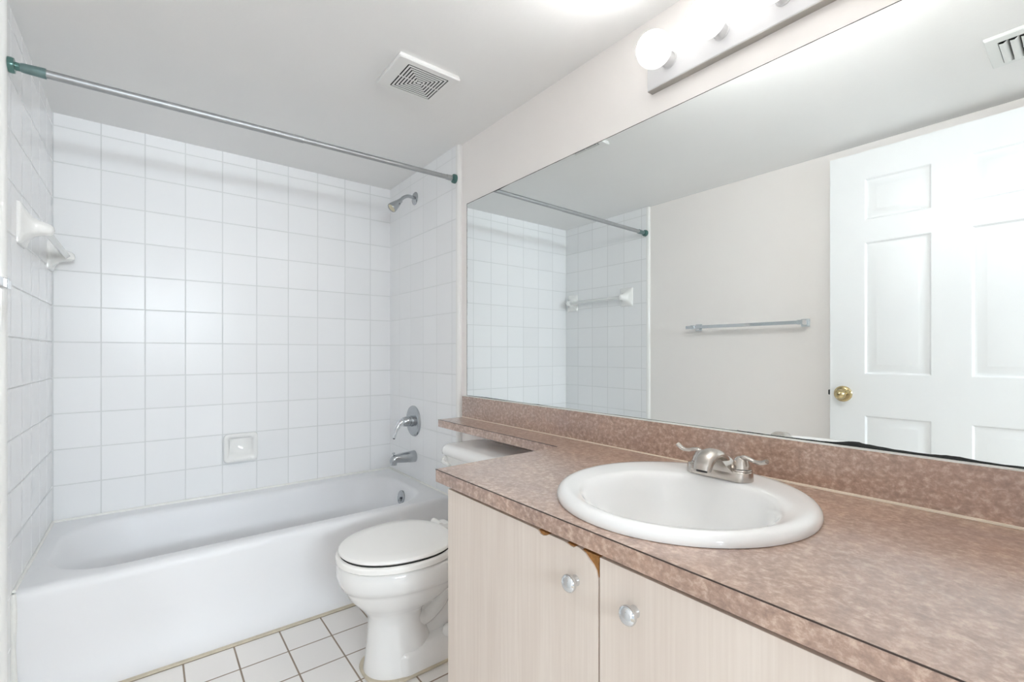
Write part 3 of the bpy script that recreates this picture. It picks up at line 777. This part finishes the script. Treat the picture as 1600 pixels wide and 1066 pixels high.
# flanks that tie the spout into the base plate
fl_ = [(FYC - 0.052, FZ + 0.016), (FYC - 0.042, FZ + 0.020), (FYC - 0.032, FZ + 0.028), (FYC - 0.022, FZ + 0.039), (FYC - 0.012, FZ + 0.045), (FYC + 0.012, FZ + 0.045), (FYC + 0.022, FZ + 0.039), (FYC + 0.032, FZ + 0.028), (FYC + 0.042, FZ + 0.020), (FYC + 0.052, FZ + 0.016)]
b2 = prism(fl_, 'x', 1.3405, 1.384)
obj('spout', merge(bm, b2), 'nickel', fa, smooth=60, bevel=0.004, bseg=3)
sp_tip = bpy.data.objects['spout']
obj('aerator', lathe((1.2912, FYC, FZ + 0.0220), (-0.25, 0, -1), [(0, 0.0118), (0.0035, 0.0118), (0.0040, 0.0100), (0.0020, 0.0095), (0.002, 0)], 24), 'black', sp_tip)
def handle(y, s):
    hz = FZ + 0.019
    hb = obj('handle', lathe((FXC + 0.006, y, hz), (0, 0, 1), [(-0.002, 0.0232), (0.002, 0.0236), (0.004, 0.0222), (0.0050, 0.0200), (0.0056, 0.0215), (0.007, 0.0217), (0.014, 0.0190), (0.021, 0.0158), (0.026, 0.0132), (0.0295, 0.0100), (0.0315, 0.006), (0.0320, 0.0)], 32), 'nickel', fa, smooth=50)
    obj('o_ring', lathe((FXC + 0.006, y, hz + 0.0040), (0, 0, 1), [(0, 0.0208), (0.0009, 0.0214), (0.0018, 0.0208)], 32), 'black', hb)
    z0 = hz + 0.0275
    up_ = 0.004 if s > 0 else 0.0
    obj('lever', tube([(FXC + 0.006, y - s * 0.004, z0 - 0.009), (FXC + 0.004, y + s * 0.004, z0 + 0.002), (FXC + 0.002, y + s * 0.016, z0 + 0.003), (FXC, y + s * 0.032, z0 - 0.001), (FXC - 0.001, y + s * 0.046, z0 - 0.001 + up_ * 0.5), (FXC - 0.002, y + s * 0.059, z0 + 0.004 + up_ * 1.4)],
                      [0.0088, 0.0082, 0.0068, 0.0062, 0.0072, 0.0080], 14, flat=0.65, up=(0, 0, 1)), 'nickel', hb)
handle(FYC + 0.047, 1)
handle(FYC - 0.049, -1)
obj('lift_rod', lathe((1.404, FYC + 0.002, FZ), (0, 0, 1), [(0, 0.0032), (0.030, 0.0032), (0.031, 0.0060), (0.034, 0.0068), (0.0365, 0.0055), (0.037, 0)], 18), 'nickel', fa)

# ------------------------------------------------------------------ mirror
mi = thing('wall_mirror', 'large frameless wall mirror above the backsplash, blackened along its edges', 'mirror', (W1, 0.92, 0.88))
MY0, MY1, MZ0, MZ1 = -0.028, 1.872, 0.8785, 1.797
obj('glass', box(1.5172, 1.5189, MY0, MY1, MZ0, MZ1), 'mirror', mi, smooth=0)
random.seed(4)
def strip(pts_in, pts_out):
    """wavy blackened band between two (y, z) polylines of equal length"""
    bm = bmesh.new()
    a = [bm.verts.new((1.51712, y, z)) for y, z in pts_in]; b = [bm.verts.new((1.51712, y, z)) for y, z in pts_out]
    for i in range(len(a) - 1):
        bm.faces.new((a[i], a[i + 1], b[i + 1], b[i]))
    g = bmesh.ops.extrude_face_region(bm, geom=list(bm.faces))
    bmesh.ops.translate(bm, verts=[v for v in g['geom'] if isinstance(v, bmesh.types.BMVert)], vec=(-0.0002, 0, 0))
    return bm
tab = [(-0.028, 6), (0.05, 5), (0.08, 4.5), (0.103, 3.5), (0.136, 4.5), (0.161, 7.5), (0.180, 8), (0.188, 6), (0.216, 5), (0.245, 5.5), (0.277, 7), (0.300, 9.5), (0.318, 12), (0.330, 12), (0.344, 9), (0.360, 5), (0.385, 3.5), (0.44, 2.5), (0.5, 2.0), (0.56, 2.6), (0.60, 1.2), (0.8, 1.0),
       (0.95, 1.6), (1.1, 0.8), (1.3, 1.0), (1.36, 2.4), (1.40, 0.8), (1.5, 1.4), (1.62, 2.6), (1.72, 3.4), (1.80, 2.0), (1.872, 1.4)]
pi_, po_ = [], []
for (y0, t0), (y1, t1) in zip(tab, tab[1:]):
    n = max(1, int((y1 - y0) / 0.006))
    for k in range(n):
        y = y0 + (y1 - y0) * k / n; t = t0 + (t1 - t0) * k / n
        pi_.append((y, MZ0)); po_.append((y, MZ0 + 0.001 * t * (0.92 + 0.2 * noise.noise((y * 60, 0, 0)))))
pi_.append((MY1, MZ0)); po_.append((MY1, MZ0 + 0.0014))
obj('blackened_edge', strip(pi_, po_), 'desilver', mi, smooth=0)
pi_, po_ = [], []
for k in range(241):
    y = MY0 + (MY1 - MY0) * k / 240
    t = 0.0017 + 0.0005 * noise.noise((y * 30, 3, 0))
    if y > 1.30: t += 0.0035 * max(0, noise.noise((y * 9.0, 9, 1)) + 0.15) * min(1, (y - 1.30) / 0.1)
    pi_.append((y, MZ1)); po_.append((y, MZ1 - t))
obj('blackened_edge', strip(pi_, po_), 'desilver', mi, smooth=0)
pi_, po_ = [], []
for k in range(121):
    z = MZ0 + (MZ1 - MZ0) * k / 120
    t = 0.0022 + 0.0012 * noise.noise((z * 14, 5, 0)) + 0.002 * max(0, noise.noise((z * 50, 8, 0)))
    pi_.append((MY1, z)); po_.append((MY1 - t, z))
obj('blackened_edge', strip(pi_, po_), 'desilver', mi, smooth=0)

# ------------------------------------------------------------------ vanity light
lf = thing('vanity_light', 'white strip light with four lit globe bulbs above the mirror', 'light fixture', (W1, 0.533, 1.865))
LY0, LY1 = 0.228, 0.838
bx = loft([rrect(LY0, LY1, 1.8655, 1.969, 0.002, x, 3, 2, 'YZ') for x in (W1, 1.496)] + [rrect(LY0 + 0.0015, LY1 - 0.0015, 1.867, 1.9675, 0.002, 1.4945, 3, 2, 'YZ')])
obj('backplate', bx, 'fixture', lf, smooth=30)
obj('lower_edge', box(1.4962, 1.5185, LY0 + 0.001, LY1 - 0.001, 1.8640, 1.8655), 'fixture_edge', lf, smooth=0)  # shadow on the bar's underside, put into the grey of this strip
for k in range(4):
    y = 0.762 - 0.1525 * k
    sk_ = obj('socket', lathe((1.4945, y, 1.922), (-1, 0, 0), [(0, 0.0225), (0.002, 0.0225), (0.003, 0.0208), (0.030, 0.0200), (0.032, 0.0185)], 32), 'fixture', lf)
    prof = [(0.026, 0.014), (0.030, 0.0165)]
    for i in range(1, 17):
        a = PI - R(22) - (PI - R(22)) * i / 16
        prof.append((0.0755 - 0.0475 * math.cos(a) * 1.0 if False else 0.0755 - 0.0475 * math.cos(PI - a) * -1 * -1, 0.0475 * math.sin(a)))
    prof = [(0.026, 0.014), (0.030, 0.0165)] + [(0.0755 - 0.0475 * math.cos(R(22 + 158 * i / 20)), 0.0475 * math.sin(R(22 + 158 * i / 20))) for i in range(21)]
    obj('light_bulb', lathe((1.4945, y, 1.922), (-1, 0, 0), prof, 36), 'bulb', sk_, smooth=60)

# ------------------------------------------------------------------ exhaust fan
fx0, fx1, fy0, fy1, fz = 0.980, 1.219, 1.447, 1.657, 2.079
fn = thing('exhaust_fan', 'square white exhaust fan grille on the ceiling in front of the curtain rod', 'exhaust fan', ((fx0 + fx1) / 2, (fy0 + fy1) / 2, fz))
mx, my = (fx0 + fx1) / 2 + 0.004, (fy0 + fy1) / 2
gh = 0.080
rings = [rrect(fx0 + 0.004, fx1 - 0.004, fy0 + 0.004, fy1 - 0.004, 0.004, H, 3, 2), rrect(fx0, fx1, fy0, fy1, 0.005, fz + 0.004, 3, 2), rrect(fx0 + 0.003, fx1 - 0.003, fy0 + 0.003, fy1 - 0.003, 0.005, fz, 3, 2), rrect(mx - gh, mx + gh, my - gh, my + gh, 0.003, fz - 0.0005, 3, 2), rrect(mx - gh, mx + gh, my - gh, my + gh, 0.003, fz + 0.002, 3, 2)]
obj('cover', loft(rings, cap0=False, cap1=False), 'plastic', fn, smooth=30)
obj('opening_shade_panel', box(mx - gh, mx + gh, my - gh, my + gh, fz + 0.0016, fz + 0.0165), 'dark', fn, smooth=0)  # dark panel paints in the shade behind the grille bars
bm = bmesh.new()
pitch = gh / 7.0
for k in range(7):
    o_ = gh - pitch * k - 0.0052
    i_ = o_ - (pitch - 0.0052)
    if k == 6: i_ = 0
    if k < 6:
        box(mx - o_, mx + o_, my + i_, my + o_, fz - 0.0008, fz + 0.0006, bm)
        box(mx - o_, mx + o_, my - o_, my - i_, fz - 0.0008, fz + 0.0006, bm)
        box(mx - o_, mx - i_, my - i_, my + i_, fz - 0.0008, fz + 0.0006, bm)
        box(mx + i_, mx + o_, my - i_, my + i_, fz - 0.0008, fz + 0.0006, bm)
    else:
        box(mx - o_, mx + o_, my - o_, my + o_, fz - 0.0008, fz + 0.0006, bm)
box(mx - gh, mx + gh, my - 0.002, my + 0.002, fz - 0.0002, fz + 0.0006, bm)
obj('grille', bm, 'plastic', fn, smooth=0)

# ------------------------------------------------------------------ ceiling air register
rg = thing('air_register', 'white louvred air register on the ceiling by the door, seen in the mirror', 'air vent', (0.475, 0.10, 2.085))
gx0, gx1, gy0, gy1, gz = 0.365, 0.590, -0.026, 0.232, 2.086
def rr4(x0, x1, y0, y1, z): return [(x0, y0, z), (x1, y0, z), (x1, y1, z), (x0, y1, z)]
obj('frame', loft([rr4(gx0, gx1, gy0, gy1, H), rr4(gx0, gx1, gy0, gy1, gz + 0.004), rr4(gx0 + 0.003, gx1 - 0.003, gy0 + 0.003, gy1 - 0.003, gz), rr4(gx0 + 0.030, gx1 - 0.030, gy0 + 0.022, gy1 - 0.030, gz - 0.003), rr4(gx0 + 0.030, gx1 - 0.030, gy0 + 0.022, gy1 - 0.030, gz + 0.009)], cap0=False, cap1=False), 'register', rg, smooth=20)
obj('opening_shade_panel', box(gx0 + 0.030, gx1 - 0.030, gy0 + 0.022, gy1 - 0.030, gz + 0.0075, gz + 0.0095), 'dark', rg, smooth=0)  # shade behind the louvres, painted in as a dark panel
y = gy1 - 0.032
while y > gy0 + 0.045:
    sec = [(y, gz - 0.006), (y - 0.004, gz - 0.0085), (y - 0.011, gz - 0.009), (y - 0.018, gz - 0.004), (y - 0.021, gz + 0.006), (y - 0.0195, gz + 0.006), (y - 0.0165, gz - 0.003), (y - 0.0105, gz - 0.0075), (y - 0.004, gz - 0.007)]
    obj('louvre', prism(sec, 'x', gx0 + 0.033, gx1 - 0.036), 'register', rg, smooth=40)
    y -= 0.0245
